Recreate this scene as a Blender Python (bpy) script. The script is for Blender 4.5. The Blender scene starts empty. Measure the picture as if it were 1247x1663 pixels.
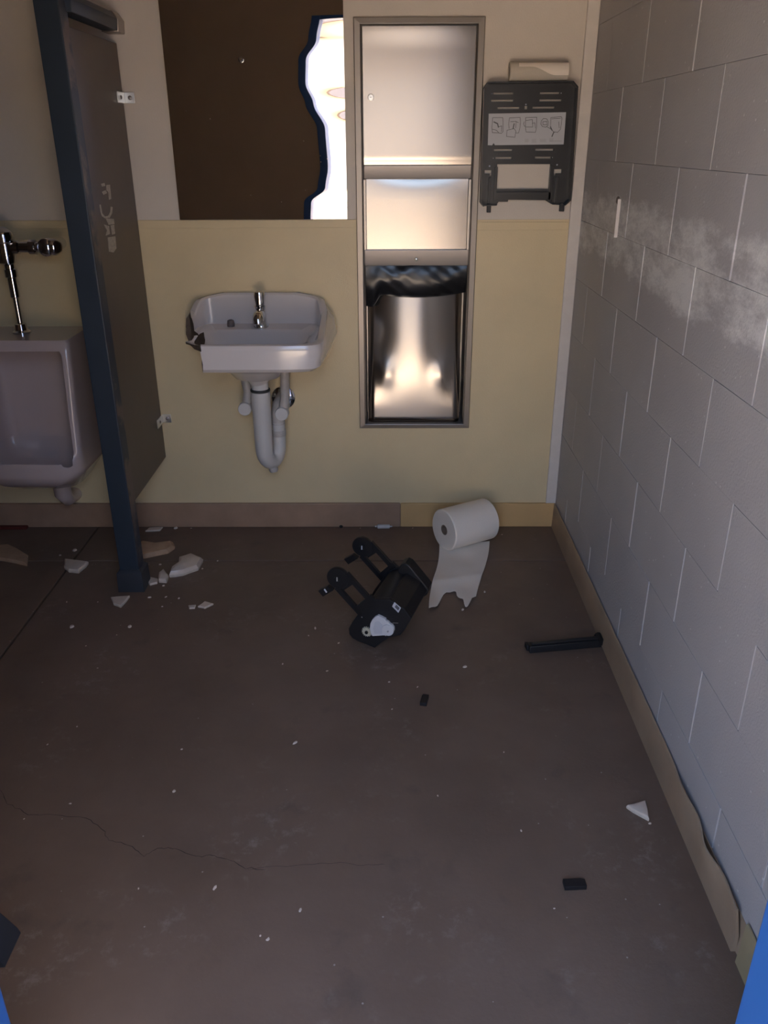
import bpy, bmesh, math, random
from mathutils import Vector, Matrix
random.seed(7)
R = math.radians
scene = bpy.context.scene
COL = scene.collection

# ------------------------------------------------------------------ camera
# origin: floor at the corner of back wall (y=0) and block wall (x=0); metres
FPX, PITCH, YAW, ROLL = 1335.52, 0.423764, -0.0063035, -0.0036635
CAM = Vector((-0.69569, -3.14823, 1.48224))
def ray(px, py):
    u = (px - 623.5) / FPX; v = (py - 831.5) / FPX
    c, s = math.cos(ROLL), math.sin(ROLL)
    x = u * c + v * s; yc = -u * s + v * c
    c, s = math.cos(PITCH), math.sin(PITCH)
    y = c - yc * s; z = -s - yc * c
    c, s = math.cos(YAW), math.sin(YAW)
    return Vector((x * c + y * s, -x * s + y * c, z))
fwd = ray(623.5, 831.5).normalized()
rgt = (ray(623.5 + FPX, 831.5) - ray(623.5, 831.5)).normalized()
up = (ray(623.5, 831.5 - FPX) - ray(623.5, 831.5)).normalized()
cam_d = bpy.data.cameras.new('camera'); cam = bpy.data.objects.new('camera', cam_d); COL.objects.link(cam)
cam_d.sensor_fit = 'VERTICAL'; cam_d.sensor_height = 24; cam_d.lens = FPX / 1663 * 24
cam_d.clip_start = 0.02
m = Matrix((rgt, up, -fwd)).transposed().to_4x4(); m.translation = CAM
cam.matrix_world = m
scene.camera = cam

# ------------------------------------------------------------------ sky, sun, exposure
w = bpy.data.worlds.new('sky'); scene.world = w; w.use_nodes = True
wn = w.node_tree.nodes; wl = w.node_tree.links
sky = wn.new('ShaderNodeTexSky'); sky.sky_type = 'NISHITA'; sky.sun_disc = False
sky.sun_elevation = R(53); sky.sun_rotation = R(98); sky.altitude = 600; sky.dust_density = 5.0; sky.ozone_density = 0.6
wl.new(sky.outputs[0], wn['Background'].inputs[0]); wn['Background'].inputs[1].default_value = 0.75
sd = bpy.data.lights.new('sun', 'SUN'); sd.energy = 14.0; sd.angle = R(0.5); sd.color = (1.0, 0.87, 0.70)
sun = bpy.data.objects.new('sun', sd); COL.objects.link(sun)
sun.rotation_euler = Vector((-0.58, -0.12, -0.80)).to_track_quat('-Z', 'Y').to_euler()
pd = bpy.data.lights.new('doorway_portal', 'AREA'); pd.shape = 'RECTANGLE'; pd.size = 0.91; pd.size_y = 2.1
pd.cycles.is_portal = True
po = bpy.data.objects.new('doorway_portal', pd); COL.objects.link(po)
po.location = (-0.715, -2.69, 1.05); po.rotation_euler = (R(90), 0, 0)
vs = scene.view_settings
vs.view_transform = 'Standard'; vs.look = 'None'; vs.gamma = 1; vs.use_curve_mapping = False
vs.exposure = 0.98

# ------------------------------------------------------------------ helpers
def onY(px, py, Y=0.0):
    d = ray(px, py); return CAM + d * ((Y - CAM.y) / d.y)
def onX(px, py, X=0.0):
    d = ray(px, py); return CAM + d * ((X - CAM.x) / d.x)
def onZ(px, py, Z=0.0):
    d = ray(px, py); return CAM + d * ((Z - CAM.z) / d.z)
def onP(px, py, n0, n):
    d = ray(px, py); return CAM + d * ((n0 - CAM).dot(n) / d.dot(n))

class MB:
    def __init__(s): s.v = []; s.f = []; s.mi = []
    def add(s, vs, fs, mi=0):
        b = len(s.v); s.v += [Vector(v) for v in vs]
        for f in fs: s.f.append([b + i for i in f]); s.mi.append(mi)
        return s
    def box(s, a, b, mi=0):
        x0, y0, z0 = [min(p, q) for p, q in zip(a, b)]; x1, y1, z1 = [max(p, q) for p, q in zip(a, b)]
        return s.add([(x0,y0,z0),(x1,y0,z0),(x1,y1,z0),(x0,y1,z0),(x0,y0,z1),(x1,y0,z1),(x1,y1,z1),(x0,y1,z1)],
              [(0,3,2,1),(4,5,6,7),(0,1,5,4),(1,2,6,5),(2,3,7,6),(3,0,4,7)], mi)
    def paint(s, i, mi): s.mi[i] = mi; return s
    def loft(s, loops, cap0=True, cap1=True, closed=True, mi=0):
        n = len(loops[0]); vs = [p for l in loops for p in l]; fs = []
        for k in range(len(loops) - 1):
            for i in range(n if closed else n - 1):
                j = (i + 1) % n
                fs.append((k*n+i, k*n+j, (k+1)*n+j, (k+1)*n+i))
        if cap0: fs.append(tuple(range(n))[::-1])
        if cap1: fs.append(tuple(range((len(loops)-1)*n, len(loops)*n)))
        return s.add(vs, fs, mi)
    def prism(s, pts, vec, mi=0):
        pts = [Vector(p) for p in pts]; vec = Vector(vec)
        return s.loft([pts, [p + vec for p in pts]], mi=mi)
    def tube(s, path, r, n=16, caps=True, mi=0):
        path = [Vector(p) for p in path]
        rs = r if isinstance(r, (list, tuple)) else [r] * len(path)
        t0 = (path[1] - path[0]).normalized()
        u = t0.orthogonal().normalized(); loops = []
        for i, p in enumerate(path):
            t = (path[min(i+1, len(path)-1)] - path[max(i-1, 0)]).normalized()
            u = (u - t * u.dot(t)).normalized(); vv = t.cross(u)
            loops.append([p + (u * math.cos(2*math.pi*k/n) + vv * math.sin(2*math.pi*k/n)) * rs[i] for k in range(n)])
        return s.loft(loops, caps, caps, mi=mi)
    def lathe(s, o, axis, prof, n=32, mi=0, cap=True):
        o = Vector(o); a = Vector(axis).normalized(); u = a.orthogonal().normalized(); vv = a.cross(u)
        loops = [[o + a * h + (u * math.cos(2*math.pi*k/n) + vv * math.sin(2*math.pi*k/n)) * max(r, 1e-4) for k in range(n)] for r, h in prof]
        return s.loft(loops, cap, cap, mi=mi)
    def ball(s, c, r, n=12, mi=0, sc=(1,1,1)):
        c = Vector(c); loops = []
        for k in range(1, n):
            ph = math.pi * k / n
            loops.append([c + Vector((r*math.sin(ph)*math.cos(2*math.pi*i/16)*sc[0], r*math.sin(ph)*math.sin(2*math.pi*i/16)*sc[1], -r*math.cos(ph)*sc[2])) for i in range(16)])
        return s.loft(loops, mi=mi)
    def grid(s, fn, nu, nv, mi=0):
        vs = [fn(i/nu, j/nv) for j in range(nv+1) for i in range(nu+1)]
        fs = [(j*(nu+1)+i, j*(nu+1)+i+1, (j+1)*(nu+1)+i+1, (j+1)*(nu+1)+i) for j in range(nv) for i in range(nu)]
        return s.add(vs, fs, mi)

ORG = {}
def obj(name, mb, mats, parent=None, bevel=0, seg=2, smooth=35, solid=0, origin=None, recalc=True):
    if not isinstance(mats, (list, tuple)): mats = [mats]
    if parent is not None: o = ORG[parent.name]
    elif origin is not None: o = Vector(origin)
    else:
        xs = [v.x for v in mb.v]; ys = [v.y for v in mb.v]; zs = [v.z for v in mb.v]
        o = Vector(((min(xs)+max(xs))/2, (min(ys)+max(ys))/2, min(zs)))
    me = bpy.data.meshes.new(name)
    me.from_pydata([v - o for v in mb.v], [], mb.f)
    for p, i in zip(me.polygons, mb.mi): p.material_index = i
    bm = bmesh.new(); bm.from_mesh(me)
    if recalc: bmesh.ops.recalc_face_normals(bm, faces=bm.faces)
    if solid:
        bmesh.ops.solidify(bm, geom=bm.faces[:], thickness=solid)
    if bevel:
        es = [e for e in bm.edges if len(e.link_faces) == 2 and e.calc_face_angle(0) > R(30)]
        bmesh.ops.bevel(bm, geom=es, offset=bevel, segments=seg, affect='EDGES', profile=0.6, clamp_overlap=True)
    bm.to_mesh(me); bm.free()
    for mt in mats: me.materials.append(mt)
    if bevel and smooth: smooth = min(smooth, 14)
    if smooth:
        me.polygons.foreach_set('use_smooth', [True] * len(me.polygons))
        me.set_sharp_from_angle(angle=R(smooth))
    ob = bpy.data.objects.new(name, me); COL.objects.link(ob)
    if parent is not None: ob.parent = parent
    else: ob.location = o
    ORG[ob.name] = o
    return ob
def thing(name, label, cat, loc, group=None):
    o = bpy.data.objects.new(name, None); COL.objects.link(o); o.location = loc
    o.empty_display_size = 0.05
    ORG[o.name] = Vector(loc)
    return tag(o, label, cat, group)
def tag(o, label, cat, group=None):
    o['label'] = label; o['category'] = cat
    if group: o['group'] = group
    return o
def struct(o, label=None, cat=None):
    o['kind'] = 'structure'
    if label: o['label'] = label
    if cat: o['category'] = cat
    return o
def boolean_cut(ob, cutter_mb, mats=None):
    c = obj('cutter', cutter_mb, mats or [ob.data.materials[0]], origin=(0, 0, 0), smooth=0)
    bpy.context.view_layer.update()
    md = ob.modifiers.new('cut', 'BOOLEAN'); md.operation = 'DIFFERENCE'; md.object = c; md.solver = 'EXACT'
    try: md.material_mode = 'TRANSFER'
    except Exception: pass
    bpy.context.view_layer.update()
    dg = bpy.context.evaluated_depsgraph_get()
    me = bpy.data.meshes.new_from_object(ob.evaluated_get(dg))
    ob.modifiers.clear(); old = ob.data; ob.data = me
    bpy.data.objects.remove(c); bpy.data.meshes.remove(old)
    me.polygons.foreach_set('use_smooth', [True] * len(me.polygons)); me.set_sharp_from_angle(angle=R(35))
    return ob
def smooth01(t): t = max(0, min(1, t)); return t*t*(3-2*t)

# ------------------------------------------------------------------ materials
def mat(name, col, rough=0.5, metal=0.0, var=0.0, vscale=4.0, col2=None, thr=None, bump=0.0, bscale=80.0, spec=0.5, coat=0.0, aniso=None):
    M = bpy.data.materials.new(name); M.use_nodes = True
    nt = M.node_tree; N = nt.nodes; L = nt.links; b = N['Principled BSDF']
    b.inputs['Roughness'].default_value = rough; b.inputs['Metallic'].default_value = metal
    b.inputs['Specular IOR Level'].default_value = spec; b.inputs['Coat Weight'].default_value = coat
    b.inputs['Coat Roughness'].default_value = 0.08
    c = (*col, 1); b.inputs['Base Color'].default_value = c
    geo = N.new('ShaderNodeNewGeometry')
    if var or col2:
        n = N.new('ShaderNodeTexNoise'); n.inputs['Scale'].default_value = vscale; n.inputs['Detail'].default_value = 6
        n.inputs['Roughness'].default_value = 0.6
        L.new(geo.outputs['Position'], n.inputs['Vector'])
        rp = N.new('ShaderNodeValToRGB'); L.new(n.outputs[0], rp.inputs[0])
        lo, hi = thr or (0.3, 0.7)
        rp.color_ramp.elements[0].position = lo; rp.color_ramp.elements[1].position = hi
        if col2: rp.color_ramp.elements[0].color = c; rp.color_ramp.elements[1].color = (*col2, 1)
        else:
            rp.color_ramp.elements[0].color = (*[x*(1-var) for x in col], 1); rp.color_ramp.elements[1].color = (*[min(1, x*(1+var)) for x in col], 1)
        L.new(rp.outputs[0], b.inputs['Base Color'])
    if bump:
        n2 = N.new('ShaderNodeTexNoise'); n2.inputs['Scale'].default_value = bscale; n2.inputs['Detail'].default_value = 4
        L.new(geo.outputs['Position'], n2.inputs['Vector'])
        bp = N.new('ShaderNodeBump'); bp.inputs['Strength'].default_value = bump; bp.inputs['Distance'].default_value = 0.002
        L.new(n2.outputs[0], bp.inputs['Height']); L.new(bp.outputs[0], b.inputs['Normal'])
    return M

M_up = mat('upper_panel_offwhite', (0.68, 0.61, 0.53), 0.45, var=0.04, vscale=3, bump=0.25, bscale=220)
M_low = mat('lower_panel_cream', (0.74, 0.60, 0.36), 0.42, var=0.05, vscale=3, bump=0.3, bscale=220)
M_trim = mat('white_trim', (0.72, 0.66, 0.60), 0.5, var=0.05, vscale=20)
M_plain = mat('plain_wall', (0.24, 0.18, 0.13), 0.7, var=0.05)
M_front = mat('front_wall_paint', (0.44, 0.34, 0.25), 0.7, var=0.05)
M_ceil = mat('ceiling_paint', (0.38, 0.29, 0.20), 0.8)
M_mortar = mat('painted_mortar', (0.60, 0.585, 0.57), 0.6, bump=0.4, bscale=150)
M_bb1 = mat('baseboard_brown', (0.37, 0.235, 0.155), 0.5, var=0.12, vscale=9)
M_bb2 = mat('baseboard_ochre', (0.64, 0.41, 0.18), 0.5, var=0.06, vscale=9)
M_bb3 = mat('baseboard_tan', (0.38, 0.275, 0.185), 0.5, var=0.14, vscale=5)
M_blue = mat('blue_paint', (0.026, 0.039, 0.056), 0.45, var=0.1, vscale=6, bump=0.1)
M_bluewear = mat('blue_paint_scuffed', (0.030, 0.042, 0.062), 0.5, col2=(0.15, 0.115, 0.10), vscale=5, thr=(0.50, 0.58))
M_shoe = mat('dark_shoe', (0.03, 0.035, 0.045), 0.5, var=0.2)
M_part = mat('brown_partition', (0.105, 0.078, 0.060), 0.42, var=0.07, vscale=5)
M_scr = mat('bare_scratch', (0.46, 0.42, 0.36), 0.6, var=0.25, vscale=90)
M_chrome = mat('chrome', (0.72, 0.72, 0.72), 0.08, 1.0)
M_zinc = mat('zinc', (0.62, 0.62, 0.6), 0.3, 1.0)
M_steel = mat('stainless_steel', (0.315, 0.287, 0.26), 0.20, 1.0, var=0.03, vscale=2)
M_steelf = mat('stainless_frame', (0.36, 0.325, 0.29), 0.38, 1.0, var=0.04, vscale=3)
M_steeld = mat('stainless_dull', (0.30, 0.275, 0.26), 0.42, 1.0)
M_mirror = mat('mirror_glass', (0.83, 0.80, 0.76), 0.012, 1.0)
M_porc = mat('white_porcelain', (0.72, 0.67, 0.65), 0.12, var=0.02, coat=0.4)
M_urinal = mat('urinal_porcelain', (0.58, 0.47, 0.44), 0.15, var=0.02, coat=0.4)
M_cavity = mat('hollow_shade', (0.12, 0.088, 0.068), 0.8, var=0.3, vscale=40)  # brown break colour, darkened to paint in the shade of a hollow
M_bisque = mat('bisque_edge', (0.55, 0.47, 0.38), 0.8, var=0.15, vscale=60)
M_pvc = mat('white_plastic', (0.62, 0.60, 0.58), 0.4, var=0.03)
M_pvcd = mat('white_plastic_dirty', (0.50, 0.46, 0.43), 0.5, var=0.1, vscale=30)
M_black = mat('black_plastic', (0.018, 0.018, 0.020), 0.32, var=0.1)
M_blackm = mat('black_plastic_matte', (0.008, 0.008, 0.010), 0.5)
M_bag = mat('black_bag', (0.012, 0.012, 0.013), 0.25)
M_label = mat('label_paper', (0.52, 0.53, 0.57), 0.5)
M_ink = mat('ink', (0.10, 0.10, 0.11), 0.6)
M_paper = mat('white_paper', (0.90, 0.81, 0.71), 0.9, var=0.02, bump=0.3, bscale=300)
M_core = mat('cardboard', (0.20, 0.14, 0.10), 0.8, var=0.1)
M_paper2 = mat('aged_paper', (0.60, 0.54, 0.45), 0.9, var=0.06, bump=0.3, bscale=200)
M_gear = mat('cream_gear', (0.55, 0.50, 0.38), 0.5)
M_gearw = mat('white_gear_cover', (0.66, 0.64, 0.64), 0.4)
M_shw = mat('shard_glaze', (0.66, 0.55, 0.46), 0.35, var=0.08, vscale=30)
M_sht = mat('shard_bisque', (0.46, 0.30, 0.19), 0.75, var=0.15, vscale=25)
M_red = mat('dark_red', (0.12, 0.02, 0.015), 0.6)
M_crack = mat('crack_dark', (0.035, 0.027, 0.022), 0.9)
M_gasket = mat('rubber', (0.03, 0.03, 0.028), 0.6)
M_ground = mat('bounce_concrete', (0.72, 0.60, 0.46), 0.9, var=0.05, vscale=0.6)
M_dirt = mat('yard_dirt', (0.30, 0.245, 0.18), 0.95, var=0.08, vscale=0.4)
M_stucco = mat('pale_stucco', (0.80, 0.72, 0.62), 0.9, var=0.04, vscale=1)
M_roof = mat('roof_fascia', (0.22, 0.19, 0.19), 0.8)

def block_material():
    M = bpy.data.materials.new('painted_block'); M.use_nodes = True
    N = M.node_tree.nodes; L = M.node_tree.links; b = N['Principled BSDF']; b.inputs['Roughness'].default_value = 0.55
    geo = N.new('ShaderNodeNewGeometry'); sep = N.new('ShaderNodeSeparateXYZ'); L.new(geo.outputs['Position'], sep.inputs[0])
    n1 = N.new('ShaderNodeTexNoise'); n1.inputs['Scale'].default_value = 2.2; n1.inputs['Detail'].default_value = 5; L.new(geo.outputs['Position'], n1.inputs[0])
    r1 = N.new('ShaderNodeValToRGB'); L.new(n1.outputs[0], r1.inputs[0])
    r1.color_ramp.elements[0].position = 0.35; r1.color_ramp.elements[0].color = (0.42, 0.40, 0.40, 1)
    r1.color_ramp.elements[1].position = 0.68; r1.color_ramp.elements[1].color = (0.47, 0.455, 0.455, 1)
    # scrubbed chalky patches with a shape of their own around shoulder height
    n2 = N.new('ShaderNodeTexNoise'); n2.inputs['Scale'].default_value = 5.0; n2.inputs['Detail'].default_value = 12; n2.inputs['Roughness'].default_value = 0.78
    mp = N.new('ShaderNodeMapping'); mp.inputs['Scale'].default_value = (1, 0.62, 1.5); L.new(geo.outputs['Position'], mp.inputs[0]); L.new(mp.outputs[0], n2.inputs[0])
    band = N.new('ShaderNodeMapRange'); band.interpolation_type = 'SMOOTHSTEP'
    d = N.new('ShaderNodeMath'); d.operation = 'SUBTRACT'; L.new(sep.outputs[2], d.inputs[0]); d.inputs[1].default_value = 1.22
    ab = N.new('ShaderNodeMath'); ab.operation = 'ABSOLUTE'; L.new(d.outputs[0], ab.inputs[0])
    L.new(ab.outputs[0], band.inputs[0]); band.inputs[1].default_value = 0.06; band.inputs[2].default_value = 0.22; band.inputs[3].default_value = 0.20; band.inputs[4].default_value = -0.25
    ad = N.new('ShaderNodeMath'); ad.operation = 'ADD'; L.new(n2.outputs[0], ad.inputs[0]); L.new(band.outputs[0], ad.inputs[1])
    r2 = N.new('ShaderNodeValToRGB'); L.new(ad.outputs[0], r2.inputs[0])
    r2.color_ramp.elements[0].position = 0.61; r2.color_ramp.elements[0].color = (0, 0, 0, 1)
    r2.color_ramp.elements[1].position = 0.76; r2.color_ramp.elements[1].color = (0.85, 0.85, 0.85, 1)
    mx = N.new('ShaderNodeMixRGB'); L.new(r2.outputs[0], mx.inputs[0]); L.new(r1.outputs[0], mx.inputs[1]); mx.inputs[2].default_value = (0.80, 0.79, 0.77, 1)
    # pale specks in the paint
    vo = N.new('ShaderNodeTexVoronoi'); vo.inputs['Scale'].default_value = 26; L.new(geo.outputs['Position'], vo.inputs[0])
    lt = N.new('ShaderNodeMath'); lt.operation = 'LESS_THAN'; L.new(vo.outputs[0], lt.inputs[0]); lt.inputs[1].default_value = 0.07
    mx2 = N.new('ShaderNodeMixRGB'); L.new(lt.outputs[0], mx2.inputs[0]); L.new(mx.outputs[0], mx2.inputs[1]); mx2.inputs[2].default_value = (0.62, 0.61, 0.6, 1)
    L.new(mx2.outputs[0], b.inputs['Base Color'])
    n3 = N.new('ShaderNodeTexNoise'); n3.inputs['Scale'].default_value = 170; n3.inputs['Detail'].default_value = 4; L.new(geo.outputs['Position'], n3.inputs[0])
    bp = N.new('ShaderNodeBump'); bp.inputs['Strength'].default_value = 0.5; bp.inputs['Distance'].default_value = 0.002
    L.new(n3.outputs[0], bp.inputs['Height']); L.new(bp.outputs[0], b.inputs['Normal'])
    return M
M_block = block_material()

def floor_material():
    M = bpy.data.materials.new('stained_concrete'); M.use_nodes = True
    N = M.node_tree.nodes; L = M.node_tree.links; b = N['Principled BSDF']
    geo = N.new('ShaderNodeNewGeometry'); P = geo.outputs['Position']
    def noise(sc, det=6, ro=0.6):
        n = N.new('ShaderNodeTexNoise'); n.inputs['Scale'].default_value = sc; n.inputs['Detail'].default_value = det; n.inputs['Roughness'].default_value = ro; L.new(P, n.inputs[0]); return n.outputs[0]
    def ramp(src, a, ca, c, cc):
        r = N.new('ShaderNodeValToRGB'); L.new(src, r.inputs[0]); e = r.color_ramp.elements
        e[0].position = a; e[0].color = (*ca, 1); e[1].position = c; e[1].color = (*cc, 1); return r.outputs[0]
    def mix(fac, a, bb):
        x = N.new('ShaderNodeMixRGB'); L.new(fac, x.inputs[0]); L.new(a, x.inputs[1])
        if isinstance(bb, tuple): x.inputs[2].default_value = (*bb, 1)
        else: L.new(bb, x.inputs[2])
        return x.outputs[0]
    base = ramp(noise(2.6), 0.3, (0.140, 0.092, 0.066), 0.72, (0.196, 0.132, 0.096))
    base = mix(ramp(noise(7, 7), 0.60, (0, 0, 0), 0.74, (0.55,)*3), base, (0.090, 0.068, 0.055))
    base = mix(ramp(noise(5.1, 5), 0.66, (0, 0, 0), 0.80, (0.5,)*3), base, (0.17, 0.088, 0.060))
    fine = ramp(noise(60, 5, 0.7), 0.66, (0, 0, 0), 0.80, (0.45,)*3)
    base = mix(fine, base, (0.27, 0.24, 0.21))
    mu = N.new('ShaderNodeMath'); mu.operation = 'MULTIPLY'; L.new(ramp(noise(3.3, 4), 0.52, (0, 0, 0), 0.66, (1,)*3), mu.inputs[0]); L.new(ramp(noise(24, 8, 0.75), 0.52, (0, 0, 0), 0.66, (0.55,)*3), mu.inputs[1])
    base = mix(mu.outputs[0], base, (0.30, 0.25, 0.215))
    vo = N.new('ShaderNodeTexVoronoi'); vo.inputs['Scale'].default_value = 17; L.new(P, vo.inputs[0])
    lt = N.new('ShaderNodeMath'); lt.operation = 'LESS_THAN'; L.new(vo.outputs[0], lt.inputs[0]); lt.inputs[1].default_value = 0.035
    base = mix(lt.outputs[0], base, (0.36, 0.32, 0.28))
    L.new(base, b.inputs['Base Color'])
    L.new(ramp(noise(4), 0.3, (0.42,)*3, 0.7, (0.62,)*3), b.inputs['Roughness'])
    bp = N.new('ShaderNodeBump'); bp.inputs['Strength'].default_value = 0.25; bp.inputs['Distance'].default_value = 0.002
    L.new(noise(90), bp.inputs['Height']); L.new(bp.outputs[0], b.inputs['Normal'])
    return M
M_floor = floor_material()

# ------------------------------------------------------------------ the room
XL, YF, YO, ZC = -3.6, -2.48, -2.68, 2.64
DX0, DX1, DZ = -1.168, -0.262, 2.10
fl = struct(obj('floor', MB().box((XL-.2, YO, -.16), (.2, .2, -.022)), M_crack, smooth=0), 'brown stained concrete floor with sawn joints', 'floor')
gj = 0.0035
for (xa, xb) in ((XL, -1.922-gj), (-1.922+gj, 0.0)):
    for (ya, yb) in ((YO, -.322-gj), (-.322+gj, 0.0)):
        obj('concrete_slab', MB().box((xa, ya, -.03), (xb, yb, 0)), M_floor, fl, bevel=.0015, seg=1)
def crack(pxs, wd=.0016):
    mb = MB(); pts = [onZ(*p, 0) for p in pxs]; fine = []
    for a, b in zip(pts, pts[1:]):
        for k in range(5):
            q = a.lerp(b, k/5); fine.append(q + Vector((random.uniform(-.003,.003), random.uniform(-.003,.003), 0)))
    fine.append(pts[-1]); L0, L1, T0, T1 = [], [], [], []
    for i, q in enumerate(fine):
        ww = wd * random.uniform(.35, 1) * (1 if 0 < i < len(fine)-1 else .2)
        t = (fine[min(i+1, len(fine)-1)] - fine[max(i-1, 0)]).normalized(); s = Vector((-t.y, t.x, 0)) * ww / 2
        L0.append(q - s + Vector((0, 0, -.0008))); T0.append(q - s + Vector((0, 0, .00025))); T1.append(q + s + Vector((0, 0, .00025))); L1.append(q + s + Vector((0, 0, -.0008)))
    loops = [[a, b, c, d] for a, b, c, d in zip(L0, T0, T1, L1)]
    mb.loft(loops)
    obj('floor_crack', mb, M_crack, fl, smooth=0)
crack([(0,1280),(14,1305),(44,1322),(100,1324),(140,1328),(170,1350),(175,1364),(208,1373),(236,1390),(255,1379),(285,1377),(316,1391),(345,1389),(370,1394),(400,1410),(432,1412)])
crack([(400,1412),(480,1405),(551,1402),(600,1405),(625,1404)], .001)

wr = struct(obj('wall_right', MB().box((.0030, YO, 0), (.2, .2, ZC+.1)), M_mortar, smooth=0), 'painted concrete block wall', 'wall')
bw, bh = .4064, .2032; gap = .0055
meshes = {}
for r in range(13):
    cuts = [0.0]
    y = -.4064 if r % 2 else -.2032
    while y > YF - .0: cuts.append(y); y -= .4064
    cuts.append(YF)
    for a, b in zip(cuts, cuts[1:]):
        ln = round(a - b, 4)
        if ln < .03: continue
        first = a == 0.0
        if ln not in meshes:
            o = obj('block', MB().box((0, -ln+gap/2, .0003), (.03, -gap/2, bh-.0003)), M_block, wr, bevel=.0011, seg=2)
            # mesh was shifted by the wall's origin; store it relative to its own corner
            off = ORG[wr.name]
            for v in o.data.vertices: v.co += off
            meshes[ln] = o.data
        else:
            o = bpy.data.objects.new('block', meshes[ln]); COL.objects.link(o); o.parent = wr
        o.location = Vector((random.uniform(-.0006, .0006), a, r*bh)) - ORG[wr.name]

def panel_with_hole(z0, z1, y0=0.0, y1=.02):
    hx0, hx1, hz0, hz1 = -.800, -.386, .446, 1.844
    mb = MB(); mb.box((XL, y0, z0), (hx0, y1, z1)); mb.box((hx1, y0, z0), (0.0, y1, z1))
    if z1 > hz1: mb.box((hx0, y0, hz1), (hx1, y1, z1))
    if z0 < hz0: mb.box((hx0, y0, z0), (hx1, y1, hz0))
    return mb
wb = struct(obj('wall_back', MB().box((XL-.2, .16, 0), (.2, .3, ZC+.1)).box((XL-.2, .02, 0), (-.82, .16, ZC+.1)).box((-.366, .02, 0), (.0, .16, ZC+.1)).box((-.82, .02, 1.86), (-.366, .16, ZC+.1)).box((-.82, .02, 0), (-.366, .16, .43)), M_plain, smooth=0), 'back wall faced with off-white and cream panels', 'wall')
obj('wall_panel', panel_with_hole(1.222, ZC, 0.0), M_up, wb, smooth=0)['label'] = 'off-white upper wall panel'
obj('wall_panel', panel_with_hole(0, 1.222, -.003), M_low, wb, smooth=0)['label'] = 'cream yellow lower wall panel'
tr = struct(obj('trim_2', MB().box((XL, -.0055, 1.196), (-.811, .004, 1.224)).box((-.375, -.0055, 1.186), (-.045, .004, 1.214)), M_low, bevel=.002), 'narrow cream seam strip across the back wall', 'trim')
struct(obj('trim_1', MB().box((-.0425, -.012, .106), (-.001, .004, ZC)), M_trim, bevel=.003), 'white vertical batten in the corner by the block wall', 'trim')
struct(obj('wall_left', MB().box((XL-.2, YO, 0), (XL, .2, ZC+.1)), M_plain, smooth=0), 'side wall beyond the urinal', 'wall')
struct(obj('ceiling', MB().box((XL-.2, YO, ZC), (.2, .3, ZC+.15)), M_ceil, smooth=0), 'plain ceiling', 'ceiling')
struct(obj('wall_front', MB().box((XL-.2, YO, 0), (DX0-.05, YF, ZC+.1)).box((DX1+.05, YO, 0), (.2, YF, ZC+.1)).box((DX0-.05, YO, DZ+.05), (DX1+.05, YF, ZC+.1)), M_front, smooth=0), 'entrance wall with the doorway', 'wall')
df = struct(obj('door_1', MB().box((DX0-.05, YO-.012, 0), (DX0, YF+.004, DZ+.05)).box((DX1, YO-.012, 0), (DX1+.05, YF+.012, DZ+.05)).box((DX0, YO-.012, DZ), (DX1, YF+.012, DZ+.05)), mat('blue_door_frame', (0.02, 0.10, 0.34), 0.35, var=0.05), bevel=.003), 'blue painted metal door frame at the entrance', 'door frame')

shade_leaf = obj('shading_door_leaf', MB().box((DX1+.002, YO-.93, .012), (DX1+.046, YO-.02, DZ-.004)), df.data.materials[0], df, bevel=.002)  # unseen open door, added to block light towards the room's left side
obj('push_plate', MB().box((DX1-.001, YO-.88, .98), (DX1+.002, YO-.78, 1.30)), M_steelf, shade_leaf)
# baseboards
bb = struct(obj('baseboard_back', MB().box((XL, -.0115, 0), (-.012, -.004, .100)), M_bb1, smooth=0), 'low vinyl baseboard along the back wall', 'baseboard')
obj('baseboard_strip', MB().box((XL, -.016, 0), (-.648, -.003, .108)), M_bb1, bb, bevel=.004)['label'] = 'brown baseboard strip'
obj('baseboard_strip', MB().box((-.646, -.0155, 0), (-.006, -.003, .107)), M_bb2, bb, bevel=.004)['label'] = 'ochre baseboard strip'
def peel(y):
    b1 = math.exp(-((y+1.68)/.07)**2)*.010; b2 = math.exp(-((y+1.84)/.055)**2)*.016; b3 = math.exp(-((y+1.99)/.06)**2)*.008
    return b1 + b2 + b3
def strip(y0, y1, torn=False):
    loops = []; n = 110
    for i in range(n+1):
        y = y0 + (y1-y0)*i/n; zt = .107 + (.007*math.exp(-((y+1.72)/.08)**2) if torn else 0)
        d = peel(y) if torn else 0
        yy = lambda z: y + ((.026*math.sin(z*70)+.018*math.sin(z*190)) * (.35 if i == n else 0) - (.05*z if i == n else 0)) if torn else y
        loops.append([(-.0015 - d*.0, yy(0), 0), (-.012, yy(0), 0), (-.010 - d*.45, yy(.05), .05), (-.0085 - d, yy(zt-.004), zt-.004), (-.0065 - d, yy(zt), zt), (-.0035 - d, yy(zt), zt), (-.003 - d*.45, yy(.05), .05)])
    return MB().loft(loops)
bbr = struct(obj('baseboard_right', MB().box((-.0025, YF, 0), (.003, -.004, .09)), M_bb3, smooth=0), 'tan vinyl baseboard along the block wall, peeling near the door', 'baseboard')
obj('baseboard_strip', strip(-.01, -2.005, True), M_bb3, bbr, smooth=50)['label'] = 'tan baseboard strip with a peeling wavy top'
obj('baseboard_strip', strip(-2.028, YF), mat('baseboard_olive', (0.36, 0.29, 0.17), .5, var=.1), bbr, smooth=50)['label'] = 'short olive tan baseboard piece by the door frame'

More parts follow.
